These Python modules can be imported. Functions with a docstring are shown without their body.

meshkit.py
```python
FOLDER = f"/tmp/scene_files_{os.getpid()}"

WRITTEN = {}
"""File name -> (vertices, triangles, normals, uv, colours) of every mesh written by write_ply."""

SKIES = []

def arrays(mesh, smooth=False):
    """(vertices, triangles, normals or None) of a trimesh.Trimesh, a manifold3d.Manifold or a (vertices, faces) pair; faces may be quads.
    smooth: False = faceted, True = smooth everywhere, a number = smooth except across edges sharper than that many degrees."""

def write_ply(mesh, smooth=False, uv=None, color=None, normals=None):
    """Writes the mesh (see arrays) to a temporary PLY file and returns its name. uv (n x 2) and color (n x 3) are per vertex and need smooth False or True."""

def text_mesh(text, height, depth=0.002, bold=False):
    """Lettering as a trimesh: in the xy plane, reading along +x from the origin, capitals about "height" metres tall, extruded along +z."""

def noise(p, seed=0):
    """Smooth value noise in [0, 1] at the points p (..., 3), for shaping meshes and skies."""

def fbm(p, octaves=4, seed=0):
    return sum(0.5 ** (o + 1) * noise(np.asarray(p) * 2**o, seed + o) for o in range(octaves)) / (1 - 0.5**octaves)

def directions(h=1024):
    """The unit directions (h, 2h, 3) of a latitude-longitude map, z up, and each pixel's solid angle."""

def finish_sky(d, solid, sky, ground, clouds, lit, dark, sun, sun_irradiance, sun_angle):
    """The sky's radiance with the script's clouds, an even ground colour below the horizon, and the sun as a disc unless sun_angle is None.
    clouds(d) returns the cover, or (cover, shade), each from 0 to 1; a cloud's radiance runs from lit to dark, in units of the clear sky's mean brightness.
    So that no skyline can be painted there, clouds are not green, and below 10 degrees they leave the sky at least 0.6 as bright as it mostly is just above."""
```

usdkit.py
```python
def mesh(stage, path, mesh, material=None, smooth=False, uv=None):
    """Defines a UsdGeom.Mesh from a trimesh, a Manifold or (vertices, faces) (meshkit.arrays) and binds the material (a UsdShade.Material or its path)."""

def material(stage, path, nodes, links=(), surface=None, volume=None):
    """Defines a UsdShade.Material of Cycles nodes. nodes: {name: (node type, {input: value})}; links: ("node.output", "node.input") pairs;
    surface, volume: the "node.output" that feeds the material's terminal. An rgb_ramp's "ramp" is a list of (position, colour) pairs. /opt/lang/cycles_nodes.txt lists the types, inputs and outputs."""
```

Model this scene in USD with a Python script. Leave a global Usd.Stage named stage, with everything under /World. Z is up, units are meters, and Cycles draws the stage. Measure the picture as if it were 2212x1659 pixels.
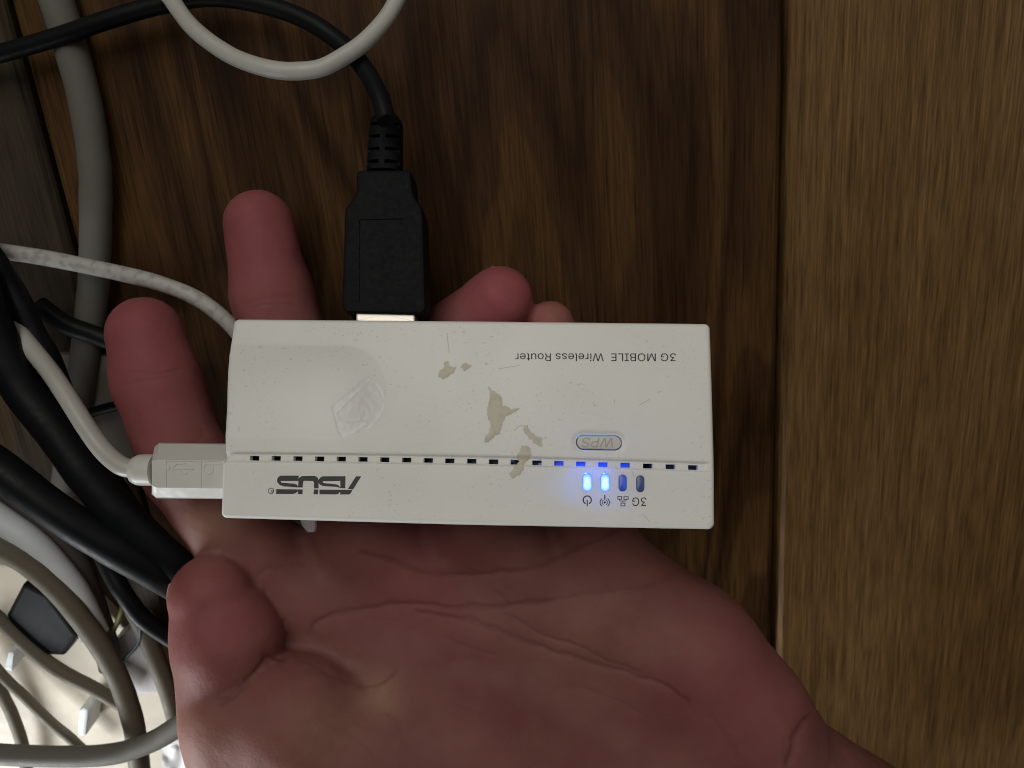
import math, random
import numpy as np, trimesh, usdkit, meshkit
from pxr import Usd, UsdGeom, UsdLux, UsdShade, Gf, Sdf, Vt
from scipy.spatial import Delaunay
from scipy.spatial.transform import Rotation
from shapely.geometry import Polygon, Point, LineString
from shapely import affinity, contains_xy
from shapely.ops import unary_union
import manifold3d as m3
random.seed(7); rng = np.random.default_rng(7)

stage = Usd.Stage.CreateInMemory()
UsdGeom.SetStageUpAxis(stage, UsdGeom.Tokens.z); UsdGeom.SetStageMetersPerUnit(stage, 1.0)
UsdGeom.Xform.Define(stage, '/World'); UsdGeom.Scope.Define(stage, '/World/Looks')
stage.SetDefaultPrim(stage.GetPrimAtPath('/World'))

# ---------------------------------------------------------------- camera
# Places are first worked out in millimetres seen from the lens (x right, y up, z towards the viewer),
# then put into the room, where the floor is z = 0 and its planks run along y.
F, CX, CY = 1661.0, 1106.0, 829.5          # focal length and centre of a 2212 x 1659 picture
D0 = 189.0                                 # lens to floor along the view axis
dy = -np.array([.284, -2.99, -1.0]); dy /= np.linalg.norm(dy)
nx = np.array([1.0, 0, 0]); nx -= dy * (nx @ dy); nx /= np.linalg.norm(nx)
nz = np.cross(nx, dy)
B = np.stack([nx, dy, nz]); O = np.array([0, 0, -D0])
def world(p): return ((np.asarray(p, float) - O) @ B.T) / 1000.0
def C(px, py, d):                          # point at depth d (mm)
    px, py, d = np.broadcast_arrays(np.asarray(px, float), np.asarray(py, float), np.asarray(d, float))
    return np.stack([(px - CX) / F * d, -(py - CY) / F * d, -d], -1)
def W(px, py, d): return world(C(px, py, d))
def floor_depth(px, py, h=0.0):            # depth at which a line of sight is h mm above the floor
    r = C(px, py, 1.0)
    return ((O @ nz) + h) / (r @ nz)

cam = UsdGeom.Camera.Define(stage, '/World/camera')
o = world([0, 0, 0])
cam.AddTransformOp().Set(Gf.Matrix4d(*[float(v) for v in np.vstack([np.c_[B.T, np.zeros(3)], np.r_[o, 1]]).ravel()]))
cam.CreateHorizontalApertureAttr(5.6); cam.CreateVerticalApertureAttr(4.2); cam.CreateFocalLengthAttr(5.6 * F / 2212)
cam.CreateClippingRangeAttr(Gf.Vec2f(0.01, 20)); cam.CreateFStopAttr(3.8); cam.CreateFocusDistanceAttr(0.1425)
cam.CreateExposureAttr(0.22)

# ---------------------------------------------------------------- light: dim room, daylight coming from one side
def rect(name, pos, target, w, h, inten, col):
    l = UsdLux.RectLight.Define(stage, '/World/' + name)
    pos, target = np.array(pos, float), np.array(target, float)
    z = (pos - target) / np.linalg.norm(pos - target)
    x = np.cross([0, 0.01, 1], z); x /= np.linalg.norm(x); y = np.cross(z, x)
    l.AddTransformOp().Set(Gf.Matrix4d(*[float(v) for v in np.vstack([np.c_[np.stack([x, y, z]), np.zeros(3)], np.r_[pos, 1]]).ravel()]))
    l.CreateWidthAttr(w); l.CreateHeightAttr(h); l.CreateIntensityAttr(inten); l.CreateColorAttr(Gf.Vec3f(*col))
    return l
rect('room_light', (-0.22, 0.55, 0.62), (0.0, 0, 0.03), 0.6, 0.6, 3.05, (1.0, 0.965, 0.90))
rect('fill_light', (0.7, 0.5, 0.8), (0, 0, 0.03), 1.0, 1.0, 0.36, (1.0, 0.96, 0.90))
rect('window_light', (-0.30, -0.22, 0.12), (-0.14, -0.11, 0.0), 0.15, 0.10, 21.0, (0.95, 0.98, 1.0))

# ---------------------------------------------------------------- helpers
used = {}
def numbered(parent, name):
    k = used.get((parent, name), -1) + 1; used[(parent, name)] = k
    return name if k == 0 else f'{name}_{k:03d}'
def tag(prim, label=None, cat=None, group=None, kind=None):
    for k, v in (('label', label), ('category', cat), ('group', group), ('kind', kind)):
        if v: prim.SetCustomDataByKey(k, v)
    return prim
ORG = {}
def thing(name, label, cat, org, group=None, kind=None):
    path = '/World/' + numbered('/World', name)
    x = UsdGeom.Xform.Define(stage, path); x.AddTranslateOp().Set(Gf.Vec3d(*[float(v) for v in org]))
    ORG[path] = np.asarray(org, float)
    return tag(x.GetPrim(), label, cat, group, kind)
def arr(m):
    v, f, _ = meshkit.arrays(m, False); return v, f
def part(parent, name, mesh, mat, smooth=30, label=None, attr=None, kind=None):
    """mesh in world metres -> a Mesh prim under parent (a prim) in that thing's own frame."""
    pp = str(parent.GetPath()) if parent else '/World'
    path = pp + '/' + numbered(pp, name)
    top = '/'.join(path.split('/')[:3])
    v, f = arr(mesh); v = v - ORG.get(top, np.zeros(3))
    if attr is not None: smooth = True
    m = usdkit.mesh(stage, path, (v, f), MAT[mat], smooth)
    m.CreateDoubleSidedAttr(True)
    if attr is not None:
        for k, a in attr.items():
            UsdGeom.PrimvarsAPI(m).CreatePrimvar(k, Sdf.ValueTypeNames.FloatArray, 'vertex').Set(Vt.FloatArray.FromNumpy(np.asarray(a, np.float32)))
    return tag(m.GetPrim(), label, kind=kind)
def cat(ms):
    vs, fs, n = [], [], 0
    for m in ms:
        v, f = arr(m); vs.append(v); fs.append(f + n); n += len(v)
    return np.vstack(vs), np.vstack(fs)
def spline(P, n=14):
    P = np.asarray(P, float); Q = np.vstack([2 * P[0] - P[1], P, 2 * P[-1] - P[-2]]); out = []
    for i in range(1, len(Q) - 2):
        a, b, c, d = Q[i - 1:i + 3]
        for t in np.linspace(0, 1, n, endpoint=False):
            out.append(.5 * (2 * b + (c - a) * t + (2 * a - 5 * b + 4 * c - d) * t * t + (3 * b - a - 3 * c + d) * t ** 3))
    return np.array(out + [Q[-2]])
def tube(path, r, sides=20, flat=1.0):
    path = np.asarray(path, float); n = len(path); r = np.broadcast_to(r, (n,))
    T = np.gradient(path, axis=0); T /= np.linalg.norm(T, axis=1, keepdims=True)
    up = np.array([0, 0, 1.0]); a = np.linspace(0, 2 * np.pi, sides, endpoint=False)
    N = up - T * (T @ up)[:, None]; N /= np.linalg.norm(N, axis=1, keepdims=True); S = np.cross(T, N)
    v = (path[:, None] + r[:, None, None] * (np.cos(a)[None, :, None] * S[:, None] + flat * np.sin(a)[None, :, None] * N[:, None])).reshape(-1, 3)
    i, j = np.meshgrid(np.arange(n - 1), np.arange(sides), indexing='ij'); i, j = i.ravel(), j.ravel(); k = (j + 1) % sides
    q = np.stack([i * sides + j, (i + 1) * sides + j, (i + 1) * sides + k, i * sides + k], 1)
    f = np.vstack([q[:, [0, 2, 1]], q[:, [0, 3, 2]]])
    v = np.vstack([v, path[0], path[-1]]); jj = np.arange(sides); kk = (jj + 1) % sides; L = (n - 1) * sides
    f = np.vstack([f, np.stack([np.full(sides, n * sides), jj, kk], 1), np.stack([np.full(sides, n * sides + 1), L + kk, L + jj], 1)])
    return v, f

# ---------------------------------------------------------------- materials
MAT = {}
def mat(name, nodes, links=(), surface='p.BSDF'):
    MAT[name] = usdkit.material(stage, '/World/Looks/' + name, nodes, links, surface)
def plastic(name, col, rough=0.45, dirt=0.25, dirtcol=None, scale=600, bump=0.00002, sss=0.0, spec=0.5):
    dc = dirtcol or tuple(c * 0.6 for c in col)
    mat(name, {'g': ('geometry', {}), 'n': ('noise_texture', {'scale': scale, 'detail': 5.0, 'roughness': 0.65}),
               'n2': ('noise_texture', {'scale': scale * .12, 'detail': 4.0}),
               'r': ('rgb_ramp', {'ramp': [(0.0, (1, 1, 1)), (0.36, (.6, .6, .6)), (0.52, (0, 0, 0))]}),
               'ml': ('math', {'math_type': 'multiply', 'value2': dirt}),
               'm': ('mix_color', {'a': col, 'b': dc}),
               'b': ('bump', {'distance': bump, 'strength': 0.6}),
               'rr': ('map_range', {'from_min': .3, 'from_max': .7, 'to_min': rough - .07, 'to_max': rough + .1}),
               'p': ('principled_bsdf', {'specular_ior_level': spec, 'subsurface_weight': sss, 'subsurface_scale': 0.0008, 'subsurface_radius': (1.0, 1.0, 1.0)})},
        [('g.position', 'n.vector'), ('g.position', 'n2.vector'), ('n2.fac', 'r.fac'), ('r.color', 'ml.value1'), ('ml.value', 'm.fac'), ('m.result', 'p.base_color'),
         ('n.fac', 'b.height'), ('b.normal', 'p.normal'), ('n.fac', 'rr.value'), ('rr.result', 'p.roughness')])
def flat(name, col, rough=0.5, **kw): mat(name, {'p': ('principled_bsdf', {'base_color': col, 'roughness': rough, **kw})})

# white case: tiny scuffs and grime specks on yellowed plastic
mat('white_case', {'g': ('geometry', {}), 'map': ('mapping', {'scale': (1, 1.8, 1)}),
    'n': ('noise_texture', {'scale': 900., 'detail': 4.0}), 'big': ('noise_texture', {'scale': 35., 'detail': 3.0}),
    'sp': ('noise_texture', {'scale': 1400., 'detail': 2.0, 'roughness': .6}), 'msk': ('noise_texture', {'scale': 70., 'detail': 2.0}),
    'spr': ('rgb_ramp', {'ramp': [(0, (0, 0, 0)), (.63, (0, 0, 0)), (.72, (1, 1, 1))]}),
    'mskr': ('rgb_ramp', {'ramp': [(0, (.0, .0, .0)), (.42, (.1, .1, .1)), (.62, (1, 1, 1))]}),
    'mu': ('math', {'math_type': 'multiply'}), 'mu2': ('math', {'math_type': 'multiply', 'value2': .36}),
    'c': ('mix_color', {'a': (.84, .84, .80), 'b': (.78, .77, .72)}), 'c2': ('mix_color', {'b': (.28, .25, .21)}),
    'b': ('bump', {'distance': .00002, 'strength': .5}), 'rr': ('map_range', {'from_min': .3, 'from_max': .7, 'to_min': .36, 'to_max': .55}),
    'p': ('principled_bsdf', {'subsurface_weight': .12, 'subsurface_scale': .0005, 'subsurface_radius': (1., 1., 1.2)})},
    [('g.position', 'n.vector'), ('g.position', 'big.vector'), ('g.position', 'map.vector'), ('map.vector', 'sp.vector'), ('g.position', 'msk.vector'),
     ('sp.fac', 'spr.fac'), ('msk.fac', 'mskr.fac'), ('spr.color', 'mu.value1'), ('mskr.color', 'mu.value2'), ('mu.value', 'mu2.value1'),
     ('big.fac', 'c.fac'), ('c.result', 'c2.a'), ('mu2.value', 'c2.fac'), ('c2.result', 'p.base_color'), ('n.fac', 'b.height'), ('b.normal', 'p.normal'), ('big.fac', 'rr.value'), ('rr.result', 'p.roughness')])
plastic('white_plug', (.62, .61, .56), .42, .35, (.42, .37, .27), 500)
plastic('white_cable', (.47, .46, .42), .42, .4, (.36, .33, .26), 400)
plastic('pale_cable', (.47, .46, .43), .5, .8, (.22, .21, .19), 4500)
plastic('taupe_cable', (.15, .13, .095), .6, .4, (.11, .095, .07), 300, spec=.25)
plastic('grey_cable', (.155, .15, .13), .6, .4, (.14, .135, .115), 300, spec=.25)
plastic('dark_taupe_cable', (.075, .064, .055), .55, .4, None, 300)
plastic('black_plastic', (.0065, .007, .008), .6, .3, (.011, .011, .011), 1100, bump=.00001, spec=.09)
plastic('black_rubber', (.007, .008, .009), .46, .3, (.012, .012, .012), 900, spec=.14)
plastic('cream_card', (.76, .68, .54), .6, .8, (.60, .54, .48), 260)
plastic('grey_board', (.24, .225, .195), .55, .4, None, 200)
plastic('blue_white', (.82, .87, .89), .4, .2, None, 200)
plastic('pale_plastic', (.60, .58, .57), .5, .3, None, 200)
plastic('residue', (.61, .575, .46), .5, .9, (.50, .46, .34), 5000, .00006)
plastic('residue_edge', (.38, .34, .24), .6, .6, (.28, .24, .17), 2200, .00006)
plastic('tape_film', (.76, .755, .73), .3, .2, None, 400)
plastic('tape_faint', (.765, .755, .725), .3, .2, None, 400)
plastic('button_white', (.64, .62, .58), .42, .3, None, 900)
flat('button_letter', (.42, .41, .38), .5)
flat('ink', (.013, .014, .016), .5)
flat('blue_guide', (.03, .13, .7), .4)
flat('grime', (.50, .47, .42), .7)
flat('board_green', (.02, .035, .03), .4)
flat('metal_shell', (.5, .47, .42), .4, metallic=1.0)
flat('teal_wire', (.05, .09, .10), .5)
flat('olive_wire', (.16, .15, .03), .5)
flat('steel_blue', (.25, .30, .38), .4)
flat('nail', (.55, .36, .32), .3)
mat('clear_plastic', {'t': ('transparent_bsdf', {'color': (.9, .88, .9)}), 'g': ('principled_bsdf', {'base_color': (.5, .48, .5), 'roughness': .12}), 'm': ('mix_closure', {'fac': .22})},
    [('t.BSDF', 'm.closure1'), ('g.BSDF', 'm.closure2')], 'm.closure')
def lens(name, core, rim, s):
    mat(name, {'a': ('attribute', {'attribute': 'core'}), 'c': ('rgb_ramp', {'ramp': [(0, rim), (.45, tuple((np.array(core) + np.array(rim)) / 2)), (1, core)]}),
               'p': ('principled_bsdf', {'base_color': (.05, .08, .2), 'roughness': .25, 'emission_strength': s})},
        [('a.fac', 'c.fac'), ('c.color', 'p.emission_color')])
lens('led_bright', (.62, 1.0, 1.0), (.0, .13, .95), 1.0)
lens('led_dim', (.01, .09, .75), (.003, .02, .30), .55)
lens('led_off', (.012, .02, .055), (.012, .02, .055), .35)
mat('led_chip', {'p': ('emission', {'color': (.01, .20, 1.0), 'strength': 220.})}, surface='p.emission')

# skin: mottled, pinker at the fingertips
mat('skin', {'g': ('geometry', {}), 'n': ('noise_texture', {'scale': 75., 'detail': 4.0, 'roughness': .6}), 'n2': ('noise_texture', {'scale': 420., 'detail': 3.0}),
    'v': ('voronoi_texture', {'scale': 1500., 'feature': 'f1'}), 'red': ('attribute', {'attribute': 'redness'}), 'pale': ('attribute', {'attribute': 'pale'}),
    'fine': ('noise_texture', {'scale': 2600., 'detail': 3.0}),
    'nr': ('rgb_ramp', {'ramp': [(.32, (.0, .0, .0)), (.68, (1, 1, 1))]}),
    'c': ('mix_color', {'a': (.222, .096, .080), 'b': (.182, .066, .059)}), 'c2': ('mix_color', {'b': (.315, .086, .098)}), 'c3': ('mix_color', {'b': (.36, .215, .15)}),
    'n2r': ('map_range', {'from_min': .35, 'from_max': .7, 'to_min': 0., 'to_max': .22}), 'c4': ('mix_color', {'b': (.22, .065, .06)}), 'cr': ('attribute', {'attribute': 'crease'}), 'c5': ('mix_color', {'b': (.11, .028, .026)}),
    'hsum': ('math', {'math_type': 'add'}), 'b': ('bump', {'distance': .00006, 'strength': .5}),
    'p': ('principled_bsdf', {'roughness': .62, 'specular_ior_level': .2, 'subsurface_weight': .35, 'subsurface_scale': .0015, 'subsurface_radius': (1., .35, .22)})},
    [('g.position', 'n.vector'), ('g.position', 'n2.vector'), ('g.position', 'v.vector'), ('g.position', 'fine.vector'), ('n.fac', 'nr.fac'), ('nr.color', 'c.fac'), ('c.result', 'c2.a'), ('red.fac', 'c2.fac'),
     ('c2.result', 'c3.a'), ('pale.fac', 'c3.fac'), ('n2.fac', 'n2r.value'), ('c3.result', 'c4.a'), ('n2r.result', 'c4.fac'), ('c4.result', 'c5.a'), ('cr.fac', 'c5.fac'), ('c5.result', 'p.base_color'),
     ('v.distance', 'hsum.value1'), ('fine.fac', 'hsum.value2'), ('hsum.value', 'b.height'), ('b.normal', 'p.normal')])

def wood(name, dark, mid, light, off, figure, grain=1.0):
    mat(name, {'g': ('geometry', {}), 'map': ('mapping', {'location': off, 'scale': (1, 1, 1)}),
        'mlow': ('mapping', {'scale': (21, 4.6, 1)}), 'mgr': ('mapping', {'scale': (2100, 75, 200)}), 'mgr2': ('mapping', {'scale': (560, 17, 100)}), 'mp': ('mapping', {'scale': (1300, 38, 200)}),
        'low': ('noise_texture', {'scale': 1.0, 'detail': 2.5, 'roughness': .5, 'distortion': .35}),
        'fm': ('math', {'math_type': 'multiply', 'value2': figure}), 'fr': ('math', {'math_type': 'pingpong', 'value2': 1.0}),
        'gr': ('noise_texture', {'scale': 1.0, 'detail': 4.0, 'roughness': .65}), 'gr2': ('noise_texture', {'scale': 1.0, 'detail': 4.0, 'roughness': .6, 'distortion': .2}),
        'po': ('noise_texture', {'scale': 1.0, 'detail': 2.0}), 'por': ('rgb_ramp', {'ramp': [(.0, (0, 0, 0)), (.59, (0, 0, 0)), (.70, (1, 1, 1))]}),
        'base': ('rgb_ramp', {'ramp': [(0, dark), (.3, mid), (.45, mid), (.53, light), (.72, light), (.86, mid), (1, dark)]}),
        'g1': ('rgb_ramp', {'ramp': [(.30, (.45, .42, .40)), (.5, (1, 1, 1)), (.70, (1.6, 1.55, 1.5))]}),
        'g2': ('rgb_ramp', {'ramp': [(.30, (.45, .42, .40)), (.52, (1, 1, 1)), (.75, (1.35, 1.3, 1.2))]}),
        'mx1': ('mix_color', {'blend_type': 'multiply', 'fac': .85 * grain, 'use_clamp': False}), 'mx2': ('mix_color', {'blend_type': 'multiply', 'fac': .6 * grain}), 'mx3': ('mix_color', {'b': tuple(.35 * c for c in dark)}),
        'pf': ('math', {'math_type': 'multiply', 'value2': .55}),
        'b': ('bump', {'distance': .00012, 'strength': .5}), 'rr': ('map_range', {'from_min': .3, 'from_max': .7, 'to_min': .44, 'to_max': .6}),
        'p': ('principled_bsdf', {'specular_ior_level': .12})},
        [('g.position', 'map.vector'), ('map.vector', 'mlow.vector'), ('map.vector', 'mgr.vector'), ('map.vector', 'mgr2.vector'), ('map.vector', 'mp.vector'),
         ('mlow.vector', 'low.vector'), ('mgr.vector', 'gr.vector'), ('mgr2.vector', 'gr2.vector'), ('mp.vector', 'po.vector'), ('low.fac', 'fm.value1'), ('fm.value', 'fr.value1'), ('fr.value', 'base.fac'),
         ('gr.fac', 'g1.fac'), ('gr2.fac', 'g2.fac'), ('base.color', 'mx1.a'), ('g1.color', 'mx1.b'), ('mx1.result', 'mx2.a'), ('g2.color', 'mx2.b'), ('mx2.result', 'mx3.a'), ('po.fac', 'por.fac'), ('por.color', 'pf.value1'), ('pf.value', 'mx3.fac'),
         ('mx3.result', 'p.base_color'), ('gr.fac', 'b.height'), ('b.normal', 'p.normal'), ('gr2.fac', 'rr.value'), ('rr.result', 'p.roughness')])
wood('wood_dark', (.034, .0155, .0062), (.056, .0265, .010), (.084, .0415, .014), (.013, .02, 0), 9.0, .9)
wood('wood_light', (.142, .079, .031), (.158, .089, .035), (.170, .098, .039), (.5, .31, 0), 2.0, 1.0)
wood('wood_grey', (.045, .034, .024), (.06, .046, .033), (.085, .055, .03), (.9, .7, 0), 3.0, .6)
wood('pale_board', (.55, .42, .27), (.66, .55, .40), (.72, .63, .50), (.2, .1, 0), 2.0, .25)
flat('under_floor', (.02, .015, .012), .8)

# ---------------------------------------------------------------- the floor: planks with bevelled long edges
floor = thing('floor', 'dark brown wooden laminate floor of long planks with narrow joints', 'floor', (0, 0, 0), kind='structure')
def fx(px, py): return W(px, py, floor_depth(px, py))[0]
xR = fx(1690, 600); xL = fx(85, 275)
def plank(x0, x1, y0, y1, bev=.0014):
    t = .009
    prof = [(x0, -t), (x1, -t), (x1, -bev * 1.3), (x1 - bev * .25, -bev * .8), (x1 - bev, 0), (x0 + bev, 0), (x0 + bev * .25, -bev * .8), (x0, -bev * 1.3)]
    n = len(prof); v = [(x, y, z) for y in (y0, y1) for x, z in prof]
    f = [(i, i + n, (i + 1) % n) for i in range(n)] + [((i + 1) % n, i + n, (i + 1) % n + n) for i in range(n)]
    f += [(0, i, i + 1) for i in range(1, n - 1)] + [(n, n + i + 1, n + i) for i in range(1, n - 1)]
    return trimesh.Trimesh(v, [t[::-1] for t in f])
g = .0007
part(floor, 'plank', plank(xL + g, xR - g, -.45, .45), 'wood_dark', 10, 'dark brown plank in the middle, under the hand')
part(floor, 'plank', plank(xR + g, xR + .165, -.45, .45), 'wood_light', 10, 'lighter brown plank along the right side')
part(floor, 'plank', plank(xL - .165, xL - g, -.45, .45), 'wood_grey', 10, 'greyish plank at the far left')
part(floor, 'underlay', trimesh.creation.box(bounds=[(xL - .17, -.45, -.013), (xR + .17, .45, -.0092)]), 'under_floor', 10)

cab = thing('cabinet_panel', 'dark wooden cabinet side standing on the floor left of the picture', 'cabinet', (-.20, .22, 0))
part(cab, 'side_panel', trimesh.creation.box(bounds=[(-.218, -.105, .0), (-.20, .5, .36)]), 'wood_dark', 10)

# ---------------------------------------------------------------- router frame
RM = Rotation.from_euler('xyz', [-.1294, -.0392, -.0145]).as_matrix(); RT = np.array([-8.312, -6.726, -141.71])
def rl(p): return world(np.asarray(p, float) @ RM.T + RT)          # router mm -> world
def rm(mesh):
    v, f = arr(mesh); return rl(v), f
def uv(px, py, w=0.0):                                             # picture point on the router's face (raised by w) -> router mm
    ray = C(px, py, 1.0); n = RM[:, 2]
    t = ((RT + n * w) @ n) / (ray @ n)
    return ((ray * np.asarray(t)[..., None] - RT) @ RM)[..., :2]
def U(pts): return uv(*np.array(pts, float).T)

outline = U([(504, 688), (500, 716), (497, 738), (490, 768), (485, 805), (483, 850), (483, 915), (485, 988), (480, 997), (475, 1119), (1000, 1134), (1545, 1144), (1544, 1000), (1540, 850), (1535, 698), (1000, 692)])
rr_ = Polygon(outline).buffer(-1.1).buffer(1.1, quad_segs=8)
rr_ = Polygon(rr_.exterior).segmentize(.5)
ring = np.array(rr_.exterior.coords)[:-1]
if rr_.exterior.is_ccw is False: ring = ring[::-1]
tang = np.roll(ring, -1, 0) - np.roll(ring, 1, 0); nrm = np.stack([tang[:, 1], -tang[:, 0]], 1); nrm /= np.linalg.norm(nrm, axis=1, keepdims=True)
for _ in range(2): nrm = (np.roll(nrm, 1, 0) + 2 * nrm + np.roll(nrm, -1, 0)) / 4
gl = U([(484, 996), (1012, 1003), (1532, 1018)])
gcoef = np.polyfit(gl[:, 0], gl[:, 1], 2)
sc = U([(736, 845)])[0]; sr = np.linalg.norm(U([(836, 845)])[0] - sc)
gend = U([(1530, 1015)])[0][0]
def cross2(a, b): return a[:, 0] * b[:, 1] - a[:, 1] * b[:, 0]
def sstep(a, b, x): t = np.clip((x - a) / (b - a), 0, 1); return t * t * (3 - 2 * t)
def top(u, v):
    h = np.zeros_like(u)
    r = np.where(u < sc[0], np.abs(v - sc[1]), np.hypot(u - sc[0], (v - sc[1])))
    t = np.clip(r / sr, 0, 1)
    amp = 1.0 * (1 - .35 * sstep(sc[0], sc[0] + sr, u))
    h -= amp * (1 - t * t) ** 1.0
    q = v - np.polyval(gcoef, u)                    # above the joint
    h -= .42 * sstep(-.05, .05, q) * (1 - sstep(1.25, 1.7, q)) * (1 - sstep(gend - .4, gend + .3, u))
    h -= .22 * np.exp(-((q + .02) / .13) ** 2) * (1 - sstep(gend - .2, gend + .3, u))
    h += .10 * sstep(.0, -.3, q) - .10 * sstep(0, -8, q)
    wb = np.array([wps_c[0], wps_c[1]])
    du = np.abs(u - wb[0]) - wps_l; d = np.hypot(np.maximum(du, 0), v - wb[1])
    h -= .22 * (1 - sstep(wps_r + .25, wps_r + .85, d))
    return h
wps_c = U([(1294, 956)])[0]; wps_r = .5 * abs(U([(1294, 940)])[0][1] - U([(1294, 973)])[0][1]); wps_l = .5 * (U([(1344, 956)])[0][0] - U([(1244, 956)])[0][0]) - wps_r

TH = 12.6
lay = [(.9, -TH), (.4, -TH + .35), (.12, -TH + 1.2), (0, -TH + 2.4), (-.02, -5.0), (0, -1.0), (.06, -.62), (.2, -.30), (.42, -.10), (.7, -.012)]
V = [np.c_[ring - nrm * i, np.full(len(ring), z)] for i, z in lay]; n = len(ring)
fc = []
for k in range(len(lay) - 1):
    a = np.arange(n); b = (a + 1) % n
    fc += [np.stack([k * n + a, k * n + b, (k + 1) * n + b], 1), np.stack([k * n + a, (k + 1) * n + b, (k + 1) * n + a], 1)]
inner = ring - nrm * lay[-1][0]; ip = Polygon(inner).buffer(-.12)
gx, gy = np.meshgrid(np.arange(-46, 46.2, .3), np.concatenate([np.arange(-20, 20, .3)])); gp = np.c_[gx.ravel(), gy.ravel()]
# finer rows along the joint
jx, jq = np.meshgrid(np.arange(-46, 46, .35), np.array([-.5, -.3, -.15, -.06, 0, .06, .14, .25, .45, .8, 1.2, 1.35, 1.5, 1.7])); jv = np.polyval(gcoef, jx) + jq
qg = gp[:, 1] - np.polyval(gcoef, gp[:, 0]); gp = gp[(qg < -.65) | (qg > 1.85)]
gp = np.vstack([gp, np.c_[jx.ravel(), jv.ravel()]]); gp = gp[contains_xy(ip, gp[:, 0], gp[:, 1])]
capp = np.vstack([inner, gp]); tri = Delaunay(capp).simplices
ce = capp[tri].mean(1); tri = tri[contains_xy(Polygon(inner).buffer(1e-6), ce[:, 0], ce[:, 1])]
tri = tri[(tri >= n).any(1) | (np.abs(cross2(capp[tri[:, 1]] - capp[tri[:, 0]], capp[tri[:, 2]] - capp[tri[:, 0]])) > 1e-5)]
tri = np.where((cross2(capp[tri[:, 1]] - capp[tri[:, 0]], capp[tri[:, 2]] - capp[tri[:, 0]]) < 0)[:, None], tri[:, ::-1], tri)
base = len(lay) * n - n
idx = np.concatenate([base + np.arange(n), len(lay) * n + np.arange(len(gp))])
Vall = np.vstack(V + [np.c_[gp, np.zeros(len(gp))]])
la = np.arange(n); low = np.stack([(la + 1) % n, la, np.full(n, len(Vall))], 1); Vall = np.vstack([Vall, [[0, 0, -TH]]])
Fall = np.vstack(fc + [idx[tri], low])
zt = top(Vall[:, 0], Vall[:, 1]); wgt = sstep(-4.5, -.6, Vall[:, 2])
Vall[:, 2] += zt * wgt
tm = trimesh.Trimesh(Vall, Fall, process=False)
case = m3.Manifold(m3.Mesh(np.asarray(Vall, np.float32), np.asarray(Fall, np.uint32)))
if case.status() != m3.Error.NoError or case.is_empty(): print('CASE', case.status(), tm.is_watertight)
def prism(poly, z0, z1):
    ms = [trimesh.creation.extrude_polygon(p_, z1 - z0, engine='earcut') for p_ in getattr(poly, 'geoms', [poly])]
    for m in ms: m.apply_translation((0, 0, z0))
    return ms
def man(ms):
    out = m3.Manifold()
    for m in ms: out += m3.Manifold(m3.Mesh(np.asarray(m.vertices, np.float32), np.asarray(m.faces, np.uint32)))
    return out
def capsule(cx, cy, w, h):                             # picture capsule -> polygon in router mm
    if h > w: line = LineString([(cx, cy - (h - w) / 2), (cx, cy + (h - w) / 2)])
    else: line = LineString([(cx - (w - h) / 2, cy), (cx + (w - h) / 2, cy)])
    p_ = np.array(line.buffer(min(w, h) / 2, quad_segs=10).exterior.coords); return Polygon(U(p_))
slotx = [548, 595, 642, 689, 736, 783, 830, 877.5, 924.5, 971, 1018.5, 1066, 1113, 1160, 1207.5, 1255, 1303, 1351, 1400, 1449, 1497.5]
cut = []
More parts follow.
